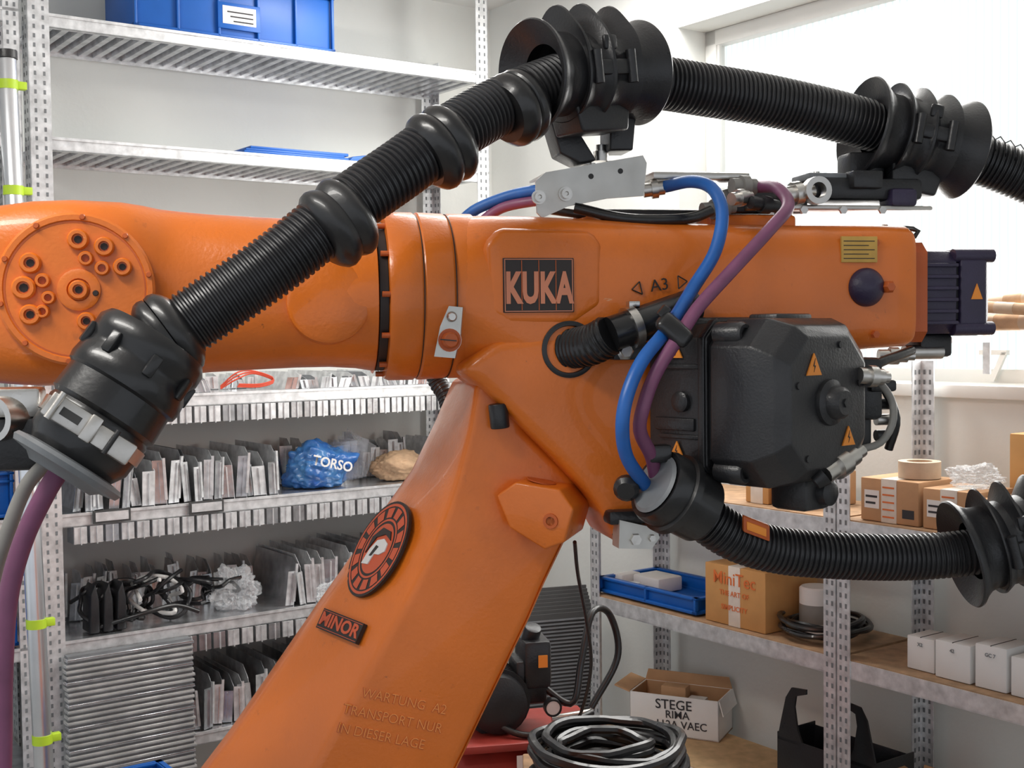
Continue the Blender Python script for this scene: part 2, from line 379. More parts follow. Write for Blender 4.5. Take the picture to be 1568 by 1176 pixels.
q=rl(612,1100,-.105); fr2=R.at((q.x,-.1050,q.z))
sl=math.radians(-16)
Ti=Frame(fr2.o,fr2.x*math.cos(sl)+fr2.z*math.sin(sl),fr2.y,fr2.z*math.cos(sl)-fr2.x*math.sin(sl))
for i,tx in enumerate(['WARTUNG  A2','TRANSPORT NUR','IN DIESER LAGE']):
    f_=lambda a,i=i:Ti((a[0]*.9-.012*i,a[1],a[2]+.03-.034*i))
    m.text(tx,f_,.025,ORD,.0010)  # darker copy paints the shade of the raised letters
    m.text(tx,lambda a,f_=f_:f_((a[0]+.0008,a[1]-.0006,a[2]+.0008)),.025,CST,.0010,off=-.0004)  # lighter shifted copy paints a highlight on the same letters
m.obj('cast_lettering',ROB)
# --- base
m=MB()
bx=R.inv(base)
m.lathe(base.copy(),Z,[(0,.34),(.03,.34),(.035,.30),(.22,.27),(.25,.31),(.30,.32),(.42,.31),(.46,.24),(.50,.001)],ORG,48)
m.box(R,(bx.x-.2,-.17,colb.z-.45),(bx.x+.24,.2,colb.z+.02),ORG,.05,4)
m.obj('base_carousel',ROB)
# --- A3 motor
m=MB()
th=math.radians(41)
ax_=V((math.sin(th),-math.cos(th),0)); side=V((math.cos(th),math.sin(th),0))
capc=P(1270,616,2.05); pa=capc-ax_*.318
MF=Frame(pa,side,ax_)   # x: right, y: toward viewer(axis), z up
def octo(y,h,w,ch,zc=0):
    return [V((x,y,z+zc)) for x,z in [(-w,-h+ch),(-w+ch,-h),(w-ch,-h),(w,-h+ch),(w,h-ch),(w-ch,h),(-w+ch,h),(-w,h-ch)]]
m.loft([octo(-.10,.10,.10,.04),octo(.03,.105,.10,.035)],MOT,T=MF,bev=.004)
m.loft([octo(.03,.128,.124,.024),octo(.165,.134,.130,.026)],MOT,T=MF,bev=.004)
m.loft([octo(.165,.126,.122,.03),octo(.178,.126,.122,.03)],BLK,T=MF)
m.loft([octo(.178,.140,.136,.046),octo(.262,.140,.136,.046),octo(.300,.128,.124,.050),octo(.318,.108,.104,.046)],MOT,T=MF,bev=.0035)
m.loft([octo(.150,.139,.135,.030),octo(.163,.139,.135,.030)],MOT,T=MF,bev=.002)
for sx in (-1,1):
    for sz in (-1,1):
        m.lathe(MF((sx*.112,.178,sz*.115)),ax_,[(0,.020),(.050,.020),(.056,.016),(.056,.010),(.050,.009),(.050,.0005)],MOT,16)
        m.box(MF,(sx*.07-.005,.05,sz*.131-.006),(sx*.07+.005,.150,sz*.131+.006),MOT,.002)
        m.box(MF,(sx*.127-.006,.06,sz*.06-.004),(sx*.127+.006,.150,sz*.06+.004),MOT,.002)
m.lathe(MF((.0,.31,-.0)),ax_,[(0,.040),(.015,.038),(.02,.028),(.034,.026),(.04,.020),(.04,.0005)],MOT,28)
m.lathe(MF((.0,.345,0)),ax_,[(0,.008),(.008,.008),(.008,.0005)],BLK,6)
for sx,sz in ((-.085,.03),(.085,.03),(-.06,-.09),(.03,.095)): m.lathe(MF((sx,.314,sz)),ax_,[(0,.006),(.007,.006),(.007,.0005)],BLK,8)
m.lathe(MF((-.130,.11,-.0)),-side,[(-.01,.018),(.006,.018),(.009,.013),(.009,.0005)],MOT,20)
m.box(MF,(-.134,.05,-.050),(-.122,.14,-.028),MOT,.003)
m.box(MF,(-.07,.05,.124),(.06,.14,.144),MOT,.006); m.box(MF,(-.05,.19,.13),(.05,.25,.148),MOT,.005)
m.box(MF,(-.02,.21,-.185),(.055,.285,-.12),MOT,.010)
m.lathe(MF((.03,.24,-.155)),ax_,[(0,.025),(.06,.022),(.065,.015),(.065,.0005)],BLK,18)
def tri(T,s,mt=WRN):
    m.prism(T,[(-s,-s*.8),(s,-s*.8),(0,s)],-.0015,.001,mt)
    m.prism(T,[(-s*.1,-s*.55),(s*.15,0),(-s*.05,0),(s*.1,s*.6),(-s*.2,-.05*s),(0,-.1*s)],-.0022,-.001,DRK)
def tf(l,nx,ny,nz=None):
    n=(MF.x*nx+MF.y*ny+(Z*nz if nz else V((0,0,0)))).normalized(); x=n.cross(Z).normalized()*-1; z=x.cross(n).normalized()
    if z.z<0:z=-z
    return Frame(MF(l)+n*.001,x,-n,z)
tri(tf((-.045,.3185,.062),0,1),.020); tri(tf((.052,.3185,-.060),.0,1),.018)
tri(tf((-.1300,.10,-.084),-1,0),.016); tri(tf((-.1300,.10,.086),-1,0),.014)
m.obj('axis_motor',ROB)
# --- end motor
m=MB()
A=rl(1350,450,0.0)
EM=Frame(R((A.x,-.02,rl(1400,450,0).z)),R.y,R.x)
m.loft([octo(0,.095,.09,.02),octo(.035,.095,.09,.02)],ORD,T=EM)
m.loft([octo(.03,.080,.078,.02),octo(.105,.080,.078,.02)],MOP,T=EM,bev=.004)
m.loft([octo(.106,.072,.07,.02),octo(.112,.072,.07,.02)],BLK,T=EM)
m.loft([octo(.112,.084,.08,.022),octo(.165,.084,.08,.022),octo(.178,.072,.068,.022)],MOP,T=EM,bev=.004)
for i in range(6): m.box(EM,(-.086,.035,-.062+.022*i),(-.076,.104,-.055+.022*i),MOP,.002)
for sx in (-1,1):
    for sz in (-1,1): m.lathe(EM((sx*.07,.10,sz*.07)),R.x,[(0,.013),(.085,.013),(.085,.006),(.08,.0005)],MOP,12)
m.box(EM,(-.04,.05,-.125),(.03,.12,-.08),BLK,.008)
m.cyl(EM((-.03,.02,-.115)),EM((-.03,.10,-.115)),.014,STL,16)
T=Frame(EM((-.081,.145,0)),R.x,R.y,Z); m.prism(T,[(-.012,-.014),(.012,-.014),(0,.016)],-.001,.01,WRN)
m.obj('wrist_drive_motor',ROB)
m=MB()
q=rl(1325,440,-.127)
m.lathe(R(q),-R.y,[(-.01,.036),(.006,.036),(.014,.032),(.024,.022),(.03,.008),(.031,.0005)],MOP,32)
m.obj('rubber_cap',ROB)
m=MB()
q=rl(872,535,-.15); m.lathe(R((q.x,-.148,q.z)),-R.y,[(0,.050),(.004,.050),(.006,.046),(.006,.042),(.0,.040),(.0,.0005)],BLK,40)
ps=[R((q.x,-.13,q.z)),R((q.x+.03,-.185,q.z+.008)),P(935,512,2.12),P(985,495,2.14),P(1060,468,2.2)]
m.hose(ps[:3],.036,RUB,.009,28,.003)
m.tube(ps[2:],.031,RUB,24)
d=(ps[3]-ps[2]).normalized()
m.lathe(ps[3]-d*.03,d,[(0,.033),(0,.037),(.015,.037),(.015,.033)],STL,32)
m.box(Frame(ps[3]-d*.02+Z*.034,R.x,R.y),(-.010,-.010,0),(.010,.010,.010),STL,.002)
A=P(957,538,2.13); m.lathe(A,-R.y,[(-.03,.016),(0,.016),(.003,.010),(.012,.010),(.012,.0005)],STL,6)
m.box(Frame(A,R.x,R.y),(-.02,.0,-.015),(.05,.03,.015),BLK,.004)
m.obj('cable_gland_stub',ROB)
# ================================================================= dress pack hose
m=MB()
path=[(215,545,1.86),(300,487,1.88),(420,405,1.91),(530,318,1.95),(610,262,1.99),(680,212,2.03),(750,170,2.09),(830,135,2.15),(900,115,2.21),(990,124,2.28),(1080,138,2.33),(1180,155,2.38),(1290,180,2.42),(1400,213,2.46),(1500,245,2.48),(1600,285,2.48)]
m.hose(pp(path),.049,HOS,.0100,30,.0045)
m.obj('upper_corrugated_hose',ROB)
def bulge(mb,u,v,d,u2,v2,d2,L=.06,r=.066):
    A=P(u,v,d);B=P(u2,v2,d2);dr=(B-A).normalized()
    mb.lathe(A-dr*L/2,dr,[(-.006,.05),(0,r*.86),(.008,r*.97),(.016,r),(.024,r*.97),(L/2,r*.90),(L-.024,r*.97),(L-.016,r),(L-.008,r*.97),(L,r*.86),(L+.006,.05)],RUB,40)
m=MB()
bulge(m,518,342,1.942,600,284,1.98,.066,.068)
bulge(m,676,226,2.02,750,180,2.06,.062,.067)
bulge(m,792,165,2.11,850,138,2.16,.055,.064)
m.obj('hose_protector_rings',ROB)
# --- lower left end fitting
m=MB()
B=P(215,555,1.85); C2=P(95,725,1.80)
bulge(m,258,515,1.868,300,487,1.88,.05,.068)
dr=(C2-B).normalized()
prof=[(-.035,.05),(-.03,.080),(-.018,.088),(.0,.088),(.012,.082),(.022,.082),(.032,.088),(.05,.090),(.06,.088),(.064,.082),(.105,.084),(.112,.077),(.118,.080),(.165,.078),(.185,.066)]
m.lathe(B-dr*.012,dr,prof,RUB,48)
m.lathe(B+dr*.172,dr,[(0,.06),(.004,.084),(.010,.088),(.018,.084),(.022,.06),(.03,.05)],GRY,48)
for kk in range(8):
    t=kk*math.pi/4
    x=dr.cross(Z).normalized(); y=dr.cross(x); o=(x*math.cos(t)+y*math.sin(t))
    Tq=Frame(B+o*.086,x*-math.sin(t)+y*math.cos(t),o,dr); m.box(Tq,(-.008,-.006,-.012),(.008,.006,.022),RUB,.003)
m.obj('hose_end_fitting',ROB)
m=MB()
vw=(CAM-B).normalized(); o=(vw-dr*vw.dot(dr)).normalized(); sd=dr.cross(o).normalized()
if sd.x<0: sd=-sd
TC=Frame(B+dr*.125+o*.082,sd,-o,-dr)
m.lathe(B+dr*.112,dr,[(0,.078),(0,.0825),(.022,.0825),(.022,.078)],STL,48)
m.box(TC,(-.072,-.006,-.018),(-.010,.014,.018),STL,.003); m.box(TC,(.005,-.006,-.018),(.065,.02,.014),STL,.004)
m.box(TC,(-.012,-.012,-.020),(.006,.0,.020),STL,.003); m.box(TC,(-.05,-.0075,-.006),(-.02,-.005,.006),HOL)
m.cyl(TC((-.06,-.010,-.020)),TC((-.06,-.010,.022)),.005,STL,12); m.cyl(TC((.03,-.008,-.020)),TC((.03,-.008,.018)),.004,BLK,12)
q=P(10,640,1.86); m.lathe(q,R.x*-.6-R.y,[(-.04,.034),(.03,.034),(.03,.024),(.0,.022),(.0,.0005)],STL,28)
m.box(Frame(q,R.x,R.y),(-.06,-.01,.0),(.05,.05,.045),STL,.006)
m.box(Frame(P(25,690,1.86),R.x,R.y),(-.05,-.01,-.03),(.06,.06,.05),BLK,.01)
m.obj('fitting_clamp',ROB)
m=MB()
m.tube(pp([(95,715,1.81),(70,755,1.80),(35,830,1.80),(12,920,1.80),(4,1040,1.80),(2,1180,1.80),(-10,1400,1.8),(-60,1560,1.8)]),.0145,PUR,16)
m.tube(pp([(75,705,1.84),(40,745,1.84),(10,820,1.84),(-12,900,1.84),(-30,1100,1.84)]),.011,GRC,16)
m.obj('supply_cables',ROB)
# ================================================================= saddles
def saddle(name,A,B,r,foot,fin=1.0):
    m=MB(); d=(B-A); L=d.length; d=d.normalized()
    sx=d.cross(Z).normalized(); uz=sx.cross(d).normalized()
    if uz.z<0: uz=-uz
    def pet(k): return lambda o: 1+k*max(0,o.dot(uz))**2.2*(.82+.18*math.cos(5*math.atan2(o.dot(sx),o.dot(uz))))
    z0=lambda o:1
    ra=r
    pr=[(L*.10,.0515,z0),(L*.04,ra*.80,z0),(-.004,ra*.985,z0),(-.001,ra*1.01,z0),(.004,ra*1.0,z0),(L*.07,ra*.90,z0),(L*.14,ra*.80,z0),(L*.21,ra*.77,z0)]
    k=.42*fin
    pr+=[(L*.27,ra*.77,z0),(L*.275,ra*.82,pet(k*.5)),(L*.255,ra*.88,pet(k)),(L*.27,ra*.89,pet(k)),(L*.33,ra*.82,pet(k*.4)),(L*.36,ra*.78,z0),
         (L*.43,ra*.78,z0),(L*.465,ra*.82,pet(k*.5)),(L*.48,ra*.88,pet(k*1.1)),(L*.50,ra*.89,pet(k*1.1)),(L*.53,ra*.82,pet(k*.5)),(L*.56,ra*.78,z0),
         (L*.64,ra*.78,z0),(L*.68,ra*.82,pet(k*.4)),(L*.74,ra*.88,pet(k)),(L*.755,ra*.89,pet(k)),(L*.745,ra*.82,pet(k*.4)),(L*.76,ra*.78,z0),
         (L*.84,ra*.82,z0),(L*.92,ra*.90,z0),(L-.004,ra*.99,z0),(L,ra*1.0,z0),(L+.003,ra*.98,z0),(L*.96,ra*.80,z0),(L*.90,.0515,z0)]
    m.lathe(A,d,pr,BLK,72,cap=False)
    T=Frame(A,d,sx,uz)
    for s_ in (-1,1):
        m.box(T,(L*.30,s_*r*.66,-.014),(L*.70,s_*r*.86,.014),BLK,.006)
        for t_ in (.34,.66): m.lathe(T((L*t_,s_*r*.84,.028)),uz*-1,[(0,.006),(0,.009),(.056,.009),(.056,.006)],BLK,12)
        m.box(T,(L*.44,s_*r*.70,.03),(L*.56,s_*r*.80,.055),BLK,.004)
    if foot:
        m.prism(T,[(L*.24,-r*.60),(L*.76,-r*.60),(L*.72,-r*1.12),(L*.28,-r*1.12)],-.04,.04,BLK,.006)
    m.obj(name,ROB)
saddle('hose_saddle',P(815,115,2.13),P(975,112,2.27),.094,True)
saddle('hose_saddle_rear',P(1322,195,2.42),P(1472,230,2.47),.098,True,.35)
saddle('hose_saddle_lower',P(1472,848,2.2),P(1630,805,2.2),.096,False,.6)
m=MB(); cpts=pp([(1495,215,2.45),(1540,230,2.45),(1600,255,2.45)]); pa_=resample(cpts,.003); pts=[]
for i,q in enumerate(pa_):
    t=i*.9; pts.append(q+V((0,math.cos(t),math.sin(t)))*.022)
m.tube(pts,.0013,BLK,6,smoothp=False)
m.obj('cable_spring',ROB)
# ================================================================= bracket + fittings on top
m=MB()
pl=[(820,277),(835,264),(984,238),(990,250),(985,300),(930,304),(870,316),(830,334),(822,326)]
m.prism(R,[(rl(u,v,-.07).x,rl(u,v,-.07).z) for u,v in pl],-.072,-.066,PLT)
A=rl(835,264,-.07);B=rl(984,238,-.07)
m.prism(R,[(A.x,A.z-.004),(B.x,B.z-.004),(B.x,B.z),(A.x,A.z)],-.0719,.06,PLT)
for u,v in ((825,302),(866,297)):
    q=rl(u,v,-.075); m.lathe(R((q.x,-.072,q.z)),-R.y,[(0,.013),(.004,.013),(.004,.009),(.012,.009),(.012,.004),(.008,.003),(.008,.0005)],STL,16)
for u,v in ((950,262),(905,270)):
    q=rl(u,v,-.072); m.lathe(R((q.x,-.072,q.z)),-R.y,[(0,.005),(.0006,.005),(.0006,.0004)],HOL,14)
for u,v in ((895,228),(920,222),(905,250),(935,247)):
    q=rl(u,v,-.03); m.lathe(R(q),-Z,[(0,.0005),(0,.009),(.012,.009),(.012,.014),(.03,.014)],STL,12)
m.obj('saddle_bracket_plate',ROB)
m=MB()
def bx(u0,v0,u1,v1,y0,y1,mt,bev=.004):
    A=rl(u0,v0,(y0+y1)/2);B=rl(u1,v1,(y0+y1)/2); m.box(R,(A.x,y0,B.z),(B.x,y1,A.z),mt,bev)
m.prism(R,[(rl(u,v,-.03).x,rl(u,v,-.03).z) for u,v in [(835,190),(865,185),(905,250),(880,255),(850,240)]],-.07,.0,BLK,.004)
m.prism(R,[(rl(u,v,-.03).x,rl(u,v,-.03).z) for u,v in [(925,185),(965,175),(960,235),(925,235)]],-.07,.0,BLK,.004)
bx(985,268,1130,282,-.06,.06,STL); bx(1110,288,1225,330,-.03,.05,BLK,.008); bx(1225,276,1390,312,-.06,.06,BLK,.01)
bx(1130,318,1400,328,-.07,.07,STL); bx(1300,262,1345,290,-.08,-.04,BLK)
bx(890,322,1090,336,0,.07,BLK); bx(1290,235,1345,285,-.03,.03,BLK,.01)
bx(1225,268,1290,280,-.05,.03,GRY,.003); bx(1355,290,1395,318,-.075,-.02,MOP,.008)
for u in (1250,1375):
    q=rl(u,276,-.03); m.lathe(R(q),Z,[(0,.012),(.008,.012),(.008,.007),(.016,.006),(.016,.0005)],STL,10)
for u in (1180,1230,1290,1350):
    q=rl(u,322,-.07); m.lathe(R(q),-R.y,[(0,.008),(.006,.008),(.006,.0005)],STL,6)
q=rl(1200,345,-.03); m.lathe(R(q),Z,[(-.02,.018),(.03,.018)],STL,16)
def fit(u,v,d,u2,v2,d2,r=.013,mt=STL):
    A=P(u,v,d);B=P(u2,v2,d2);L=(B-A).length
    m.lathe(A,B-A,[(0,r),(L*.3,r),(L*.3,r*1.35),(L*.55,r*1.35),(L*.55,r),(L*.8,r),(L*.8,r*.7),(L,r*.7)],mt,12)
fit(985,292,2.3,1025,286,2.3); fit(1120,285,2.3,1165,286,2.32,.015,GRC); fit(1200,300,2.33,1245,292,2.35,.017); fit(1075,322,2.3,1125,318,2.32,.014,GRC); fit(1365,356,2.4,1340,356,2.4,.012)
fit(1120,305,2.25,1150,300,2.28,.012); fit(1150,310,2.25,1200,318,2.28,.012,BLK)
A=P(1250,292,2.33); m.lathe(A,-R.y,[(-.01,.026),(.012,.026),(.012,.015),(-.01,.015)],STL,24,cap=False)
m.obj('valve_manifold_bracket',ROB)
m=MB()
m.tube(pp([(1018,286,2.3),(1060,278,2.24),(1092,290,2.19),(1106,328,2.16),(1095,385,2.14),(1062,440,2.12),(1025,500,2.07),(985,550,2.02),(962,600,2.0),(953,650,2.0),(960,700,2.03),(990,745,2.08)]),.0115,BLC,16)
m.tube(pp([(1160,286,2.32),(1190,288,2.26),(1207,315,2.2),(1180,350,2.16),(1120,415,2.12),(1070,470,2.08),(1040,515,2.05),(1005,570,2.03),(986,620,2.02),(980,660,2.03),(998,700,2.06),(1005,740,2.09)]),.0115,PUR,16)
m.tube(pp([(705,340,2.42),(730,320,2.40),(780,300,2.38),(830,290,2.34)]),.011,BLC,14)
m.tube(pp([(730,345,2.40),(770,318,2.38),(830,306,2.34)]),.010,PUR,14)
m.tube(pp([(880,318,2.25),(960,335,2.24),(1050,335,2.26),(1090,322,2.28)]),.010,RUB,12)
m.tube(pp([(830,320,2.3),(900,330,2.28),(990,342,2.27)]),.008,RUB,12)
m.tube(pp([(1340,356,2.4),(1375,350,2.38),(1404,352,2.36),(1400,362,2.36),(1365,362,2.36)]),.005,RUB,10)
m.obj('pneumatic_hoses',ROB)
m=MB()
A=P(1032,505,2.055); d=(P(1010,540,2.05)-P(1060,480,2.08)).normalized()
sx=d.cross(V((0,-1,0))).normalized()
T=Frame(A,sx,V((0,1,0)),d); m.box(T,(-.032,-.022,-.019),(.032,.022,.019),RUB,.012,3); m.box(T,(.025,-.012,-.024),(.040,.012,.0),RUB,.004)
m.obj('cable_strap',ROB)
# ================================================================= lower hose
m=MB()
lp=[(1000,738,2.12),(1040,765,2.12),(1080,795,2.13),(1130,825,2.14),(1200,844,2.16),(1300,852,2.18),(1400,853,2.2),(1500,843,2.2),(1600,815,2.2)]
m.hose(pp(lp),.041,HOS,.0095,28,.004)
m.obj('lower_corrugated_hose',ROB)
m=MB()
A=P(985,735,2.1);B=P(1062,780,2.12);d=(B-A).normalized()
d=(d+V((0,.25,0))).normalized()
A=P(1005,742,2.06)
m.lathe(A,d,[(0,.050),(-.002,.060),(.008,.064),(.03,.064),(.032,.07),(.045,.07),(.05,.06),(.10,.058),(.105,.05)],RUB,40)
m.lathe(A-d*.003,d,[(0,.0005),(-.004,.046),(.0,.052)],GRY,36)
q=P(1010,690,2.06); m.box(Frame(q,R.x,R.y),(-.02,-.01,-.02),(.02,.02,.01),RUB,.006)
m.lathe(P(960,745,2.08),V((-.2,-1,-.3)),[(0,.022),(.012,.022),(.02,.015),(.02,.0005)],RUB,16)
m.obj('lower_hose_gland',ROB)
m=MB()
T=R.at((rl(970,820,-.17).x,-.16,rl(970,820,-.17).z))
m.prism(T,[(-.03,-.02),(.03,-.024),(.045,-.005),(.04,.012),(-.028,.03)],-.02,.02,PLT)
m.lathe(T((.0,-.02,-.005)),-R.y,[(0,.011),(.008,.010),(.008,.0005)],STL,6); m.lathe(T((.03,-.02,-.004)),-R.y,[(0,.007),(.008,.006),(.008,.0005)],STL,6)
m.box(T,(-.045,-.015,.02),(.04,.03,.045),BLK,.006)
q=P(1158,809,2.105); Tt=Frame(q,(R.x-Z*.4),R.y+Z*.3); m.box(Tt,(-.026,-.003,-.014),(.026,.006,.014),ORD,.003); m.box(Tt,(-.02,-.005,-.007),(.018,-.002,.007),WRN,.001)
m.obj('hose_mount_and_tag',ROB)
m=MB()
fit(1262,728,2.06,1320,690,2.12,.016); m.lathe(P(1262,728,2.05),P(1250,738,2.05)-P(1262,728,2.05),[(0,.018),(.02,.012)],BLK,14)
fit(1315,575,2.1,1360,578,2.12,.014)
m.tube(pp([(1318,688,2.12),(1348,678,2.12),(1366,650,2.12),(1366,615,2.13),(1345,585,2.14),(1320,580,2.16)]),.0065,GRC,12)
m.tube(pp([(1318,570,2.16),(1350,590,2.2),(1372,640,2.2),(1360,690,2.22)]),.008,RUB,12)
m.tube(pp([(1300,600,2.2),(1340,560,2.22),(1375,545,2.26),(1400,535,2.3)]),.009,RUB,12)
fit(1345,545,2.3,1400,545,2.3,.012)
Tq=Frame(P(1330,600,2.18),R.x,R.y)
m.box(Tq,(-.05,.0,-.05),(.03,.08,.06),BLK,.01); m.box(Tq,(-.06,.02,-.10),(.02,.09,-.03),BLK,.01); m.box(Tq,(.0,-.01,.0),(.05,.05,.02),BLK,.005)
for i in range(4): m.lathe(Tq((.03,.03,-.08+.028*i)),R.x,[(0,.010),(.025,.010),(.025,.006)],STL if i%2 else BLK,12)
m.obj('motor_connectors',ROB)
m=MB()
m.hose(pp([(650,520,2.6),(668,580,2.6),(685,610,2.58),(690,660,2.55),(678,720,2.55)]),.020,HOS,.009,16,.002)
m.obj('rear_conduit',ROB)
# ================================================================= ROOM
H=hitplane(757,16,C,V((0,1,0))).z
def simple(name,T,lo,hi,mt):
    m=MB(); m.box(T,lo,hi,mt); return m.obj(name)
simple('wall_left',LF,(-.12,-.12,0),(4.2,0,H),WAL)
wl=RF.hit(1040,300,0); wt=RF.hit(1040,42,0); wb=RF.hit(1500,598,0)
s0,s1=wl.x,wl.x+1.75; z0,z1=wb.z,wt.z
m=MB()
m.box(RF,(0.0,-.22,0),(s0,0,H),WAL); m.box(RF,(s1,-.22,0),(4.6,0,H),WAL); m.box(RF,(s0,-.22,0),(s1,0,z0),WAL); m.box(RF,(s0,-.22,z1),(s1,0,H),WAL)
m.obj('wall_right')
m=MB()
f=.05
m.box(RF,(s0,-.2,z0),(s0+f,-.12,z1),PVC,.004);m.box(RF,(s1-f,-.2,z0),(s1,-.12,z1),PVC,.004)
m.box(RF,(s0,-.2,z1-f),(s1,-.12,z1),PVC,.004);m.box(RF,(s0,-.2,z0),(s1,-.12,z0+f),PVC,.004)
zm=RF.hit(1500,505,-.16).z
m.box(RF,(s0,-.19,zm),(s1,-.12,zm+.05),PVC,.004)
m.box(RF,(s0+f,-.135,z0+f),(s0+f+.010,-.125,z1-f),PVC)
m.box(RF,(s0+f,-.17,z0+f),(s1-f,-.16,z1-f),PAN)
m.box(RF,(s0-.02,-.13,z0-.02),(s1+.02,.03,z0+.015),PVC,.005)
hk=RF.hit(1530,560,-.1)
m.prism(RF,[(hk.x-.03,z0+.02),(hk.x-.015,z0+.02),(hk.x+.02,hk.z+.035),(hk.x+.005,hk.z+.035)],-.11,-.10,PVC); m.prism(RF,[(hk.x-.06,hk.z+.028),(hk.x+.02,hk.z+.028),(hk.x+.02,hk.z+.04),(hk.x-.06,hk.z+.04)],-.115,-.10,PVC)
m.obj('window_1')
m=MB(); m.box(W,(-4.5,-2.5,-.1),(5,6.5,0),FLO); m.obj('floor')
m=MB(); m.box(W,(-4.5,-2.5,H),(5,6.5,H+.1),CEI); m.obj('ceiling')
# ================================================================= left rack
WF=.40; WB=.03
sR=LF.hit(748,150,WF).x; sL=LF.hit(42,60,WF).x
def post(mb,T,s,w,sdir,wdir,z1,fw=.05,th=.003):
    mb.box(T,(s,w,0),(s+sdir*fw,w+wdir*th,z1),GAL); mb.box(T,(s,w,0),(s+sdir*th,w+wdir*fw,z1),GAL)
    z=.05
    eps=.0006
    while z<z1-.03:
        for k_ in (.3,.72):
            sc=s+sdir*fw*k_; 
            for wv in (w-wdir*eps,w+wdir*(th+eps)):
                mb.add([T((sc-.0032,wv,z)),T((sc+.0032,wv,z)),T((sc+.0032,wv,z+.012)),T((sc-.0032,wv,z+.012))],[[0,1,2,3]],GRY)
            wc=w+wdir*fw*k_
            for e2 in (-sdir*eps,sdir*(th+eps)):
                mb.add([T((s+e2,wc-.0032,z)),T((s+e2,wc+.0032,z)),T((s+e2,wc+.0032,z+.012)),T((s+e2,wc-.0032,z+.012))],[[0,1,2,3]],GRY)
        z+=.026
def tray(mb,T,s0,s1,w0,w1,z,h=.035,ribs=True):
    mb.box(T,(s0,w1-.003,z-h),(s1,w1,z+.003),GAL); mb.box(T,(s0,w0,z-h),(s1,w0+.003,z+.003),GAL)
    mb.box(T,(s0,w1-.018,z-h),(s1,w1,z-h+.003),GAL); mb.box(T,(s0,w1-.002,z-.004),(s1,w1+.004,z+.004),GAL)
    mb.box(T,(s0,w0,z-.003),(s1,w1,z),GALD)
    if ribs:
        n=int((s1-s0)/.045); vs=[];fs=[]
        st=(s1-s0)/n
        for i in range(n):
            a0=s0+i*st
            for dx,dz in ((0,-.004),(.3,-.004),(.42,-.026),(.85,-.026),(.97,-.004)):
                for ww in (w0+.004,w1-.02): vs.append(T((a0+dx*st,ww,z+dz)))
        k=len(vs)//2
        for i in range(k-1): fs.append([2*i,2*i+1,2*i+3,2*i+2])
        mb.add(vs,fs,GALD)
m=MB()
post(m,LF,sR,WF,1,-1,H-.02); post(m,LF,sR,WB,1,1,H-.25); post(m,LF,sL,WF,-1,-1,H-.05,.06); post(m,LF,sL+.02,WF,1,-1,H-.05,.045); post(m,LF,sL,WB,-1,1,H-.05)
zs=[LF.hit(90,24,WF).z,LF.hit(90,212,WF).z,LF.hit(480,597,WF).z,LF.hit(100,790,WF).z,LF.hit(100,985,WF).z,LF.hit(300,1125,WF).z]
for i,z in enumerate(zs):
    tray(m,LF,sR+.003,sL-.06,WB,WF-.004,z)
    tray(m,LF,sL+.02,sL+.9,WB,WF-.004,z,ribs=False)
def dividers(z,sa,sb,hh,short=()):
    s=sa
    while s<sb:
        sh=any(a0<s<a1 for a0,a1 in short)
        h=hh*random.uniform(.80,1.05); lean=random.uniform(-.02,.02); w0=WB+.01; w1=(.15 if sh else WF-.03)-random.uniform(0,.02)
        v=[LF((s,w0,z)),LF((s,w1,z)),LF((s+lean,w1,z+h*.78)),LF((s+lean,w1-.04,z+h)),LF((s+lean,w0,z+h))]
        v2=[q+(LF.x*.0012) for q in v]; m.add(v+v2,[[0,1,2,3,4],[9,8,7,6,5]]+[[i,(i+1)%5,(i+1)%5+5,i+5] for i in range(5)],GAL if random.random()<.6 else GALD)
        an=random.uniform(-.5,.5); Tf=LF.at((s,w1,z),an); Tf=Frame(Tf.o,Tf.x,Tf.y,Z+LF.x*(lean/h))
        wd=random.uniform(.026,.044); hf=h*random.uniform(.68,.86)
        m.box(Tf,(0,-.002,0.004),(wd,0,hf),GAL if random.random()<.6 else GALD)
        m.box(Tf,(wd*.42,-.001,0.006),(wd*.52,.006,hf*.95),GALD if random.random()<.5 else GAL)
        if random.random()<.5: m.box(Tf,(-.002,-.004,h*.1),(.006,.004,h*.9),GAL)
        s+=random.uniform(.030,.044)
sx_=lambda u,v=900: LF.hit(u,v,.3).x
dividers(zs[3],sR+.12,sL-.12,.155,[(sx_(670,740),sx_(415,740))]); dividers(zs[4],sR+.15,sL-.10,.165,[(sx_(430),sx_(95))]); dividers(zs[5],sR+.3,sL-.25,.17)
dividers(zs[2],sR+.15,sL-.3,.055,[(sx_(430,570),sx_(330,570))])
for z in zs[2:5]:
    s=sR+.1
    while s<sL-.1:
        m.box(LF,(s,WF+.001,z-.085),(s+.036,WF+.004,z-.036),GALD if random.random()<.35 else GAL,.0); m.box(LF,(s+.016,WF+.004,z-.088),(s+.019,WF+.009,z-.036),GAL)
        m.box(LF,(s+.036,WF-.06,z-.085),(s+.038,WF+.004,z-.036),GALD)
        s+=.046
for u in (170,315):
    q=LF.hit(u,790,WF)
    m.box(LF,(q.x-.055,WF+.006,zs[3]-.030),(q.x+.055,WF+.010,zs[3]+.008),HOL); m.box(LF,(q.x-.048,WF+.0095,zs[3]-.024),(q.x+.048,WF+.012,zs[3]+.002),GAL)
m.obj('metal_shelving_rack')
m=MB()
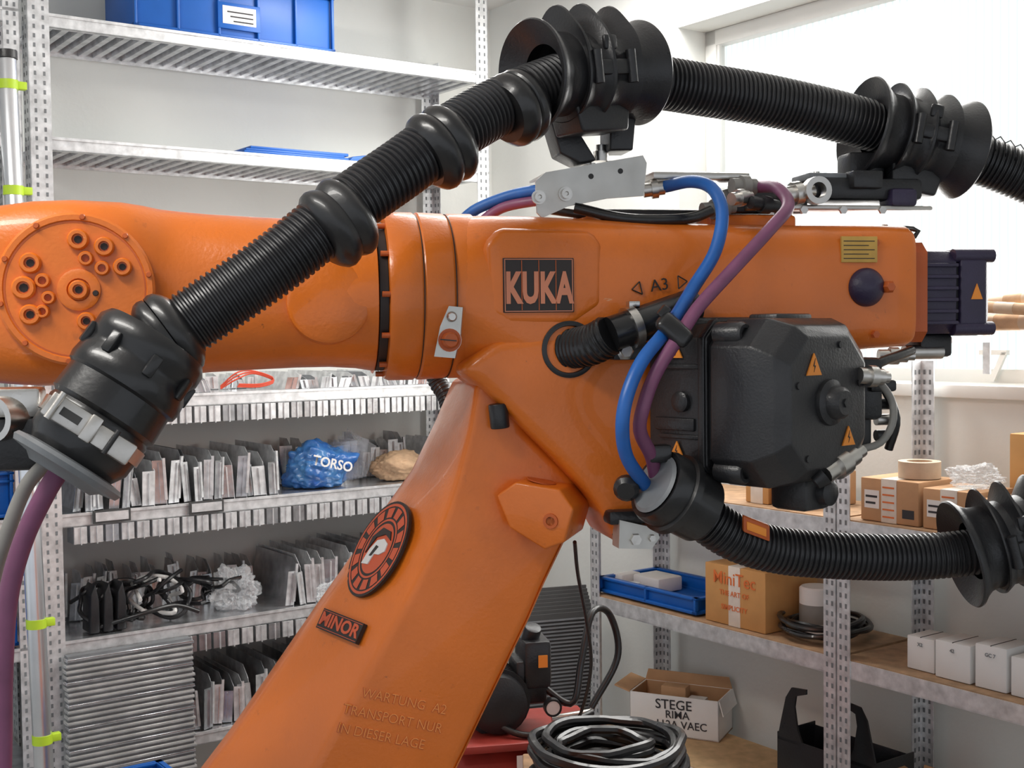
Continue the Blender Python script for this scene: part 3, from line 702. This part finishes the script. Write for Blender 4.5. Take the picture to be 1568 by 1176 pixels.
for k_ in range(3):
    q=LF.hit(380,572,.33); zz=zs[2]+.012+.004*k_
    m.tube([LF((q.x+.10,.345,zz)),LF((q.x+.05,.36,zz+.03+.006*k_)),LF((q.x-.01,.35,zz+.045)),LF((q.x-.07,.37,zz+.02)),LF((q.x-.02,.378,zz+.004)),LF((q.x+.06,.37,zz+.006))],.0025,WIR,8)
m.obj('red_wire_loop')
m=MB()
A=P(10,90,3.2); B=P(58,1000,3.2); base_=A+(B-A)*((A.z)/(A.z-B.z))
m.cyl(base_,A,.024,ALU,24,.003); m.cyl(A,A+(A-base_).normalized()*.02,.027,BLK,20)
for v in (130,292,955,1132):
    t=(P(10,v,3.2).z-base_.z)/(A.z-base_.z); q=base_.lerp(A,t); m.cyl(q-Z*.012,q+Z*.012,.0255,GRN,20); m.box(Frame(q,LF.x,LF.y),(-.045,-.01,-.01),(-.01,.012,.01),GRN,.002)
m.obj('aluminium_tube_pole')
def crate(name,T,s0,s1,w0,w1,z,h,mt=BLU,label=True):
    m=MB(); t=.006; z+=.0045
    m.box(T,(s0+.02,w0+.02,z),(s1-.02,w1-.02,z+.006),mt)
    m.box(T,(s0+.012,w0+.012,z),(s0+.012+t,w1-.012,z+h),mt,.002);m.box(T,(s1-.012-t,w0+.012,z),(s1-.012,w1-.012,z+h),mt,.002)
    m.box(T,(s0+.012,w0+.012,z),(s1-.012,w0+.012+t,z+h),mt,.002);m.box(T,(s0+.012,w1-.012-t,z),(s1-.012,w1-.012,z+h),mt,.002)
    for a0,a1,b0,b1 in ((s0,s1,w0,w0+.02),(s0,s1,w1-.02,w1),(s0,s0+.02,w0,w1),(s1-.02,s1,w0,w1)):
        if h>.1: m.box(T,(a0,b0,z+h-.03),(a1,b1,z+h-.022),mt,.002)
        m.box(T,(a0,b0,z+h-.008),(a1,b1,z+h),mt,.002); m.box(T,(a0,b0,z+.002),(a1,b1,z+.012),mt,.002)
    n=5 if h>.1 else 2
    for i in range(n+1):
        x=s0+.004+(s1-s0-.016)*i/n; m.box(T,(x,w1-.014,z+.006),(x+.008,w1,z+h),mt,.001)
    if label:
        c=(s0+s1)/2; m.box(T,(c-.07,w1-.006,z+.03),(c+.07,w1+.002,z+min(.11,h-.03)),mt,.002); m.box(T,(c-.055,w1,z+.045),(c+.055,w1+.003,z+.10),WHT,.001)
        for kz in range(3): m.box(T,(c-.045,w1+.003,z+.052+.014*kz),(c+.02+.01*kz,w1+.0038,z+.056+.014*kz),DRK)
    return m.obj(name)
q0=LF.hit(515,70,WF-.01).x; q1=LF.hit(205,28,WF-.01).x
crate('blue_storage_crate',LF,q0,q1,.08,WF-.015,zs[0],.2)
q0=LF.hit(530,240,WF-.05).x; q1=LF.hit(370,230,WF-.05).x
m=MB(); z=zs[1]+.0045
m.box(LF,(q0,.14,z),(q1,WF-.03,z+.012),BLU,.003); m.box(LF,(q0+.01,.15,z+.012),(q1-.01,WF-.04,z+.02),BLU,.003); m.box(LF,(q0-.01,.13,z+.02),(q1-.03,WF-.05,z+.030),BLU,.003)
m.obj('blue_crate_lid')
q0=LF.hit(572,240,WF-.08).x; q1=LF.hit(545,230,WF-.08).x
m=MB(); m.prism(LF,[(q0-.02,z),(q1+.03,z),(q1,z+.03),(q0,z+.04),(q0-.02,z+.02)],.2,.3,BLU,.003); m.obj('blue_plastic_bin')
crate('blue_storage_crate',LF,sL+.06,sL+.4,.1,WF-.03,zs[3],.13,label=False)
crate('blue_storage_crate',LF,sL+.06,sL+.4,.1,WF-.03,zs[4],.22,label=False)
# crate stack on the floor, lower left
q=P(210,1185,3.0); TF=Frame(V((q.x,q.y,0)),-dL,nL); hh_=(q.z)/3
for i in range(3): crate('blue_storage_crate',TF,-.085,.085,-.07,.07,hh_*i-.0045+.0005,hh_-.001,label=False)
def blob(name,T,c,size,mt,seed,amp=.3,extra=None,ang=25,zc=.75,fr=4):
    bm=bmesh.new(); bmesh.ops.create_icosphere(bm,subdivisions=5,radius=1)
    m=MB()
    for v in bm.verts:
        d=v.co.copy(); n=1+amp*noise.noise(d*1.5+V((seed,0,0)))+amp*.7*(abs(noise.noise(d*fr+V((seed,3,0))))-.2)-amp*.3*abs(noise.noise(d*fr*2.3+V((seed,9,0))))
        v.co=V((d.x*size[0]*n,d.y*size[1]*n,max(-size[2]*zc,d.z*size[2]*n)))
    m.addbm(bm,lambda a:T((c[0]+a[0],c[1]+a[1],c[2]+a[2]+size[2]*zc)),mt)
    if extra: extra(m)
    return m.obj(name,ang=ang)
q=LF.hit(495,740,.3)
def bext(mm):
    T=Frame(LF((q.x+.0,.372,zs[3]+.085)),-LF.x-Z*.25,-LF.y,Z-LF.x*.25)
    mm.text('TORSO',T,.045,WHT,.0005,off=.001)
    for k_ in range(7):
        xx=q.x-.03-.018*k_; mm.add([LF((xx,.22,zs[3]+.02)),LF((xx-.035,.34-.01*k_,zs[3]+.02)),LF((xx-.05+.01*(k_%2),.33,zs[3]+.13+.012*(k_%3))),LF((xx+.015,.24,zs[3]+.12+.012*k_))],[[0,1,2,3]],PLW)
blob('blue_film_package',LF,(q.x,.275,zs[3]+.004),(.125,.085,.085),PLB,3,.32,bext,180)
q=LF.hit(615,735,.3)
blob('brown_paper_package',LF,(q.x-.01,.27,zs[3]+.004),(.10,.07,.055),PAP,8,.25,ang=180,fr=5)
q=LF.hit(348,915,.3); blob('crumpled_film',LF,(q.x-.03,.29,zs[4]+.004),(.075,.06,.075),PLW,5,.5,fr=5)
q=LF.hit(490,905,.3); blob('crumpled_film',LF,(q.x,.37,zs[4]+.004),(.05,.02,.035),PLW,9,.5,fr=5)
m=MB(); q=LF.hit(150,945,.34)
for k_ in range(8):
    pts=[]; cx=q.x-.02-.045*k_; r=.05+.022*random.random()
    for t in range(14):
        an=t*.6; pts.append(LF((cx+r*math.cos(an)*1.2-.01*t*(k_%2),.22+.13*random.random(),zs[4]+.080+r*math.sin(an)*(1 if k_<5 else .6))))
    m.tube(pts,.0065,(RUB if k_%3 else BLK) if k_!=4 else WHT,8)
m.tube([LF((q.x+.02,.33,zs[4]+.012)),LF((q.x-.12,.385,zs[4]+.05)),LF((q.x-.22,.38,zs[4]+.06)),LF((q.x-.30,.385,zs[4]+.03))],.007,RUB,10)
for k_ in range(3): m.prism(LF,[(q.x-.04*k_+.03,zs[4]+.005),(q.x-.04*k_,zs[4]+.005),(q.x-.04*k_,zs[4]+.10),(q.x-.04*k_+.01,zs[4]+.15),(q.x-.04*k_+.025,zs[4]+.12)],.28,.36,BLK,.005)
m.obj('cable_bundle')
m=MB(); A=LF.hit(98,1005,WF+.03);B=LF.hit(292,990,WF+.03)
zz=A.z; i=0; PT=.0165
while zz-PT*i>.08:
    z_=zz-PT*(i+1); j=random.uniform(-.003,.003); 
    m.box(LF,(B.x+j,WF+.015,z_),(A.x+j,WF+.055,z_+.0105),LGT if i%4 else GALD,.0015,1)
    m.box(LF,(B.x+j,WF+.0575,z_+.003),(A.x+j,WF+.055,z_+.0045),GRY)
    m.box(LF,(B.x+.004,WF+.018,z_+.010),(A.x-.004,WF+.050,z_+PT+.0005),GRY)
    i+=1
m.box(LF,(B.x,WF+.012,0),(A.x,WF+.060,z_),GRY)
m.obj('profile_sheet_stack')
# ================================================================= right rack
RFW=.36; RBW=.06
sa=RF.hit(905,950,RFW).x; sb=RF.hit(1295,950,RFW).x; sc=sb+.95
zA=RF.hit(915,912,RFW).z; zU=RF.hit(1345,803,RFW).z; zB=RF.hit(925,1122,RFW).z
zt=RF.hit(1395,552,RBW).z
m=MB()
for s,dr_ in ((sa,1),(sb-.03,-1),(sb-.028,1)): post(m,RF,s,RFW,dr_,-1,zt if s>sa+.1 else zt-.2,.04)
for s,dr_ in ((sa,1),(sb,1)): post(m,RF,s,RBW,dr_,1,zt,.04)
post(m,RF,sc,RFW,-1,-1,zt,.04); post(m,RF,sc,RBW,-1,1,zt,.04)
for z,wd in ((zA,WOD),(zU,WOD),(zB,PIN),(zB-.42,PIN)):
    for x0_,x1_ in ((sa+.003,sb-.035),(sb-.02,sc-.004)):
        if z<.05: continue
        m.box(RF,(x0_,RFW-.008,z-.045),(x1_,RFW-.003,z-.003),GAL); m.box(RF,(x0_,RBW,z-.045),(x1_,RBW+.004,z-.003),GAL)
        m.box(RF,(x0_,RBW+.002,z-.014),(x1_,RFW-.006,z),wd)
        m.box(RF,(x0_,RFW-.03,z-.047),(x1_,RFW-.003,z-.044),GAL)
m.obj('metal_shelving_rack')
def cbox(name,T,s0,s1,w0,w1,z,h,mt=CRD,tape=True,text=None,tm=ORI,openf=False,inner=CRD,lab=False):
    m=MB(); z+=.001
    if not openf:
        m.box(T,(s0,w0,z),(s1,w1,z+h),mt,.003); m.box(T,((s0+s1)/2-.001,w0,z+h-.001),((s0+s1)/2+.001,w1,z+h+.0008),HOL)
    else:
        for a0,a1,b0,b1 in ((s0,s1,w0,w0+.004),(s0,s1,w1-.004,w1),(s0,s0+.004,w0,w1),(s1-.004,s1,w0,w1)): m.box(T,(a0,b0,z),(a1,b1,z+h),mt,.001)
        for a0,a1,b0,b1 in ((s0+.004,s1-.004,w0+.004,w0+.006),(s0+.004,s0+.006,w0+.005,w1-.005),(s1-.006,s1-.004,w0+.005,w1-.005)): m.box(T,(a0,b0,z),(a1,b1,z+h-.001),inner)
        m.box(T,(s0,w0,z),(s1,w1,z+.004),CRD)
        m.prism(T,[(s0,z+h-.003),(s0-.05,z+h+.012),(s0-.05,z+h+.016),(s0,z+h+.002)],w0,w1,inner)
        m.prism(T,[(s1,z+h-.003),(s1+.012,z+h-.045),(s1+.015,z+h-.045),(s1+.002,z+h+.002)],w0,w1,mt)
        m.prism(T,[(s0,z+h),(s1,z+h),(s1-.01,z+h+.035),(s0+.01,z+h+.035)],w0,w0+.003,inner)
    if tape:
        c=(s0+s1)/2; m.box(T,(c-.022,w0-.0006,z),(c+.022,w1+.0012,z+h+.0012),TAP,.0005)
        if tape==2:
            for kz in range(5): m.box(T,(c-.018,w1+.001,z+.012+h*.17*kz),(c+.016,w1+.0018,z+.016+h*.17*kz),ORI)
    if lab:
        m.box(T,(s0+.012,w1,z+h*.30),(s0+.055,w1+.001,z+h*.72),WHT); m.box(T,(s0+.016,w1+.001,z+h*.40),(s0+.045,w1+.0016,z+h*.45),DRK); m.box(T,(s0+.016,w1+.001,z+h*.55),(s0+.050,w1+.0016,z+h*.60),DRK)
        m.box(T,(s1-.045,w1,z+h*.15),(s1-.012,w1+.001,z+h*.35),DRK)
    if text:
        for i,tx in enumerate(text[0]):
            sk=text[3] if len(text)>3 else 0
            Tt=Frame(T(((s0+s1)/2+sk*i,w1+.0022,z+h*(.78-.24*i))),T.x+T.z*sk*2,-T.y,T.z-T.x*sk*2); m.text(tx,Tt,text[1]*(1 if i==0 else text[2]),tm,.0003,off=.0002)
    return m.obj(name)
def rs(u,v=950,w=RFW-.03): return RF.hit(u,v,w).x
crate('blue_shallow_tray',RF,rs(918),rs(1068),.085,RFW-.025,zA,.05,label=False)
m=MB(); q=rs(975,900,.25); zz=zA+.013; m.box(RF,(q-.03,.14,zz),(q+.09,.24,zz+.045),WHT,.006); m.box(RF,(q-.08,.2,zz),(q-.035,.28,zz+.045),WHT,.006); m.cyl(RF((q+.02,.28,zz)),RF((q+.02,.28,zz+.03)),.02,GAL); m.obj('small_adapter_parts')
cbox('cardboard_box',RF,rs(1080),rs(1172),.12,RFW-.03,zA,.165,CRO,1,(['MiniTec','THE ART OF','SIMPLICITY'],.050,.40),ORI)
cbox('cardboard_box',RF,rs(1178,930,.2),rs(1222,930,.2),.08,.22,zA,.15,CRD,False)
m=MB(); q=rs(1250,930,.2); m.lathe(RF((q,.2,zA+.001)),Z,[(0,.001),(0,.045),(.12,.045),(.125,.04),(.125,.03),(.13,.001)],WHT,32); m.lathe(RF((q,.2,zA+.03)),Z,[(0,.0455),(.05,.0455)],GRC,32); m.obj('white_round_canister')
def coil(name,c,r0,r1,n,cr,mt,jit=.01,hz=.05):
    m=MB(); pts=[]
    for i in range(n*20):
        t=i*2*math.pi/20; k_=i/(n*20); r=r0+(r1-r0)*(0.5+.5*math.sin(k_*23)); 
        pts.append(c+V((math.cos(t)*(r+random.uniform(-jit,jit)*.3),math.sin(t)*(r+random.uniform(-jit,jit)*.3),cr+hz*k_+.006*math.sin(t*2.3))))
    m.tube(pts,cr,mt,8,step=.02); return m.obj(name)
coil('cable_coil',RF((rs(1262,945,.22),.215,zA+.012)),.09,.120,5,.007,RUB,.004,.03)
xs=[1388,1432,1436,1492,1497,1548,1552,1610]
for i in range(4):
    a0=rs(xs[2*i],960,RFW-.05); a1=rs(xs[2*i+1],960,RFW-.05); cbox('white_carton',RF,a0,a1-.004,.22,RFW-.04-.012*(i==0),zA,.10-.012*(i%2)-.02*(i==0),WHT,False,([['X2','42','GC 7','B1'][i]],.012,1),GRY)
xs=[1322,1412,1417,1500,1505,1600]
for i in range(3):
    a0=rs(xs[2*i],780,RFW-.04); a1=rs(xs[2*i+1],780,RFW-.04); cbox('cardboard_box',RF,a0,a1-.003,.18,RFW-.03,zU,.105-.01*i,CRD,2,None,DRK,lab=True)
q=rs(1408,730,.25); m=MB(); m.lathe(RF((q,.25,zU+.108)),Z,[(0,.05),(.04,.05),(.04,.03),(0,.03)],TPR,32,cap=False); m.obj('packing_tape_roll')
blob('film_wrap_bag',RF,(rs(1500,730,.24),.26,zU+.098),(.06,.045,.03),PLW,33,.5,fr=5)
cbox('cardboard_box',RF,rs(1555,700,.14),rs(1620,700,.14),.075,.165,zU,.22,CRO,False)
cbox('cardboard_box',RF,rs(1165,770,.25),rs(1200,770,.25),.12,RFW-.05,zU,.10,CRO,True)
cbox('cardboard_box',RF,rs(1205,770,.25),rs(1262,770,.25),.12,RFW-.05,zU,.09,CRD,2,(['UNO'],.03,1),ORI)
pt=RF.inv(hitplane(1028,1128,V((0,0,zB)),Z)); TB=RF.at((pt.x,min(.30,pt.y),0),-.50)
cbox('open_carton_box',TB,-.135,.150,-.15,.0,zB,.125,WHT,False,(['STEGE','RIMA','112A VAEC'],.042,.8,.012),DRK,True,CRD)
m=MB(); m.box(TB,(-.05,-.10,zB+.006),(.03,-.05,zB+.14),CRD,.003); m.box(TB,(.035,-.09,zB+.006),(.09,-.03,zB+.11),WHT,.003); m.obj('small_packaged_parts')
m=MB(); a0=rs(1198,1120,.28);a1=rs(1350,1120,.28)
z=zB+.001
m.box(RF,(a0,.15,z),(a1,.30,z+.004),BLK); m.box(RF,(a0,.297,z),(a1,.30,z+.15),BLK,.001); m.box(RF,(a0,.15,z),(a1,.153,z+.15),BLK,.001)
for s_,d_ in ((a0,1),(a1,-1)):
    m.box(RF,(s_,.15,z),(s_+d_*.003,.30,z+.16),BLK)
    m.prism(RF,[(s_,z+.14),(s_+d_*.09,z+.14),(s_+d_*.07,z+.18),(s_+d_*.06,z+.24),(s_+d_*.065,z+.27),(s_+d_*.10,z+.282),(s_+d_*.10,z+.295),(s_+d_*.05,z+.29),(s_+d_*.03,z+.26),(s_+d_*.012,z+.19)],.294,.300,BLK)
m.obj('black_sheet_metal_holder')
a1b=max(rs(1372,1150,.32),a1+.065)
cbox('open_carton_box',RF,a1b,a1b+.10,.22,.335,zB,.13,CRD,False,None,DRK,True,CRD)
# ================================================================= window sill tubes
m=MB()
for i,(u0,v0,u1,v1,r) in enumerate([(1462,470,1640,450,.016),(1440,495,1650,492,.02),(1480,468,1640,478,.014)]):
    A=RF.hit(u0,v0,.06+.03*i);B=RF.hit(u1,v1,.06+.03*i); A.y=B.y=.06+.03*i; m.cyl(RF(A),RF(B),r,PAP,16); 
    for t_ in (.3,.62): q=RF(A).lerp(RF(B),t_); dd=(RF(B)-RF(A)).normalized(); m.cyl(q,q+dd*.05,r*1.03,TPR,16)
m.obj('cardboard_tube_bundle')
m=MB(); z_=RF.hit(1540,512,.1).z
for s_ in (rs(1470,500,.1),rs(1620,500,.1)): m.box(RF,(s_,0,z_-.02),(s_+.02,.16,z_-.005),GAL); m.box(RF,(s_,0,z_-.10),(s_+.02,.004,z_),GAL)
m.obj('wall_bracket')
# ================================================================= floor stuff
m=MB()
fx_=P(852,1000,3.9); 
T=Frame(V((fx_.x-.14,fx_.y,0)),V((.95,.3,0)),V((-.3,.95,0)),V((.05,.12,1)))
for i in range(8): m.box(T,(0,.001+.010*i,0),(.24,.009+.010*i,.80+.01*i),HOL,.001)
for k_ in range(64): m.box(T,(.0,-.003,.02+.012*k_),(.24,.001,.025+.012*k_),GRY)
m.obj('corrugated_panel_stack')
m=MB(); c0=P(868,1140,3.15); c0.z=0
T=Frame(c0,V((1,.2,0)),V((-.2,1,0)))
hz=P(800,1112,3.1).z
m.lathe(T((-.34,0,hz-.16)),T.x,[(0,.001),(0,.10),(.03,.15),(.06,.16),(.40,.16),(.43,.15),(.46,.10),(.46,.001)],RED,40)
for sx in (-.26,.0): m.box(T,(sx,-.12,0),(sx+.05,.12,hz-.2),RED,.008)
m.box(T,(-.30,-.15,hz-.02),(.06,.12,hz),RED,.006)
m.lathe(T((-.19,.0,hz+.075)),-T.y,[(-.06,.07),(.05,.075),(.09,.07),(.1,.05),(.1,.001)],BLK,28)
for i in range(6): m.lathe(T((-.19,0,hz+.075)),-T.y,[(.055-.02*i,.084),(.060-.02*i,.084)],BLK,24)
m.box(T,(-.14,-.05,hz+.06),(-.06,.05,hz+.17),BLK,.01); m.box(T,(-.12,-.06,hz+.1),(-.05,.06,hz+.22),BLK,.012)
m.lathe(T((-.055,-.07,hz+.06)),-T.y,[(0,.022),(.02,.022),(.020,.018),(.018,.018),(.018,.0005)],BLK,24); m.lathe(T((-.055,-.07,hz+.06)),-T.y,[(.01,.017),(.0185,.017),(.0185,.0005)],WHT,24)
m.box(T,(-.085,-.064,hz+.155),(-.062,-.06,hz+.185),WRN); m.cyl(T((-.10,0,hz+.19)),T((-.09,-.03,hz+.25)),.022,BLK,16,.005); m.cyl(T((-.05,-.05,hz+.02)),T((.05,-.05,hz+.03)),.010,STL,12)
m.box(T,(-.16,-.152,hz-.06),(-.02,-.149,hz-.03),WHT)
m.tube([T((-.07,-.03,hz+.10)),T((.0,-.06,hz+.06)),T((.03,-.04,hz+.16)),T((.07,.0,hz+.27)),T((.13,.05,hz+.25)),T((.15,.05,hz+.14)),T((.07,.02,hz+.02))],.009,RUB,12)
m.tube([T((-.24,-.05,hz+.05)),T((-.14,-.12,hz+.01)),T((-.05,-.14,hz+.03)),T((.05,-.1,hz+.05))],.008,RUB,10)
m.obj('air_compressor')
m=MB(); cb=[(880,830,2.45),(885,880,2.6),(898,950,2.8),(905,1020,2.9),(890,1090,2.95),(870,1120,2.98)]
m.tube(pp(cb),.004,RUB,8); m.obj('hanging_cable',ROB)
cc=P(930,1160,2.65)
m=MB(); cz=cc.z-.02
T=Frame(V((cc.x,cc.y,0)),V((1,0,0)),V((0,1,0)))
m.box(T,(-.18,-.18,cz-.05),(.18,.18,cz-.03),WOD,.004)
for sx in (-1,1):
    for sy in (-1,1): m.box(T,(sx*.16-.015,sy*.16-.015,0),(sx*.16+.015,sy*.16+.015,cz-.05),WOD,.003)
m.obj('low_wooden_stand')
coil('black_cable_coil',V((cc.x,cc.y,cz-.0295)),.09,.165,12,.010,RUB,.02,.085)
# ================================================================= LIGHT
w=bpy.data.worlds.new('world'); S.world=w; w.use_nodes=True; b=w.node_tree.nodes['Background']; b.inputs[0].default_value=(.88,.93,1,1); b.inputs[1].default_value=.80
def area(name,loc,tgt,sz,e,col=(1,1,1),sy=None):
    l=bpy.data.lights.new(name,'AREA'); l.energy=e; l.color=col; l.size=sz
    if sy: l.shape='RECTANGLE'; l.size_y=sy
    o=bpy.data.objects.new(name,l); S.collection.objects.link(o); o.location=loc; o.rotation_euler=(V(tgt)-V(loc)).to_track_quat('-Z','Y').to_euler()
area('ceiling_lamp',(-1.2,1.3,H-.05),(-.4,2.4,1),1.2,32,(1,.97,.92),.3)
area('ceiling_lamp_b',(.2,3.7,H-.05),(.2,3.7,0),1.2,24,(1,.98,.95),.3)
wc=RF(((s0+s1)/2,.0,(z0+z1)/2)); area('window_daylight',wc,wc+RF.y,1.5,36,(1,.98,.95),1.1)
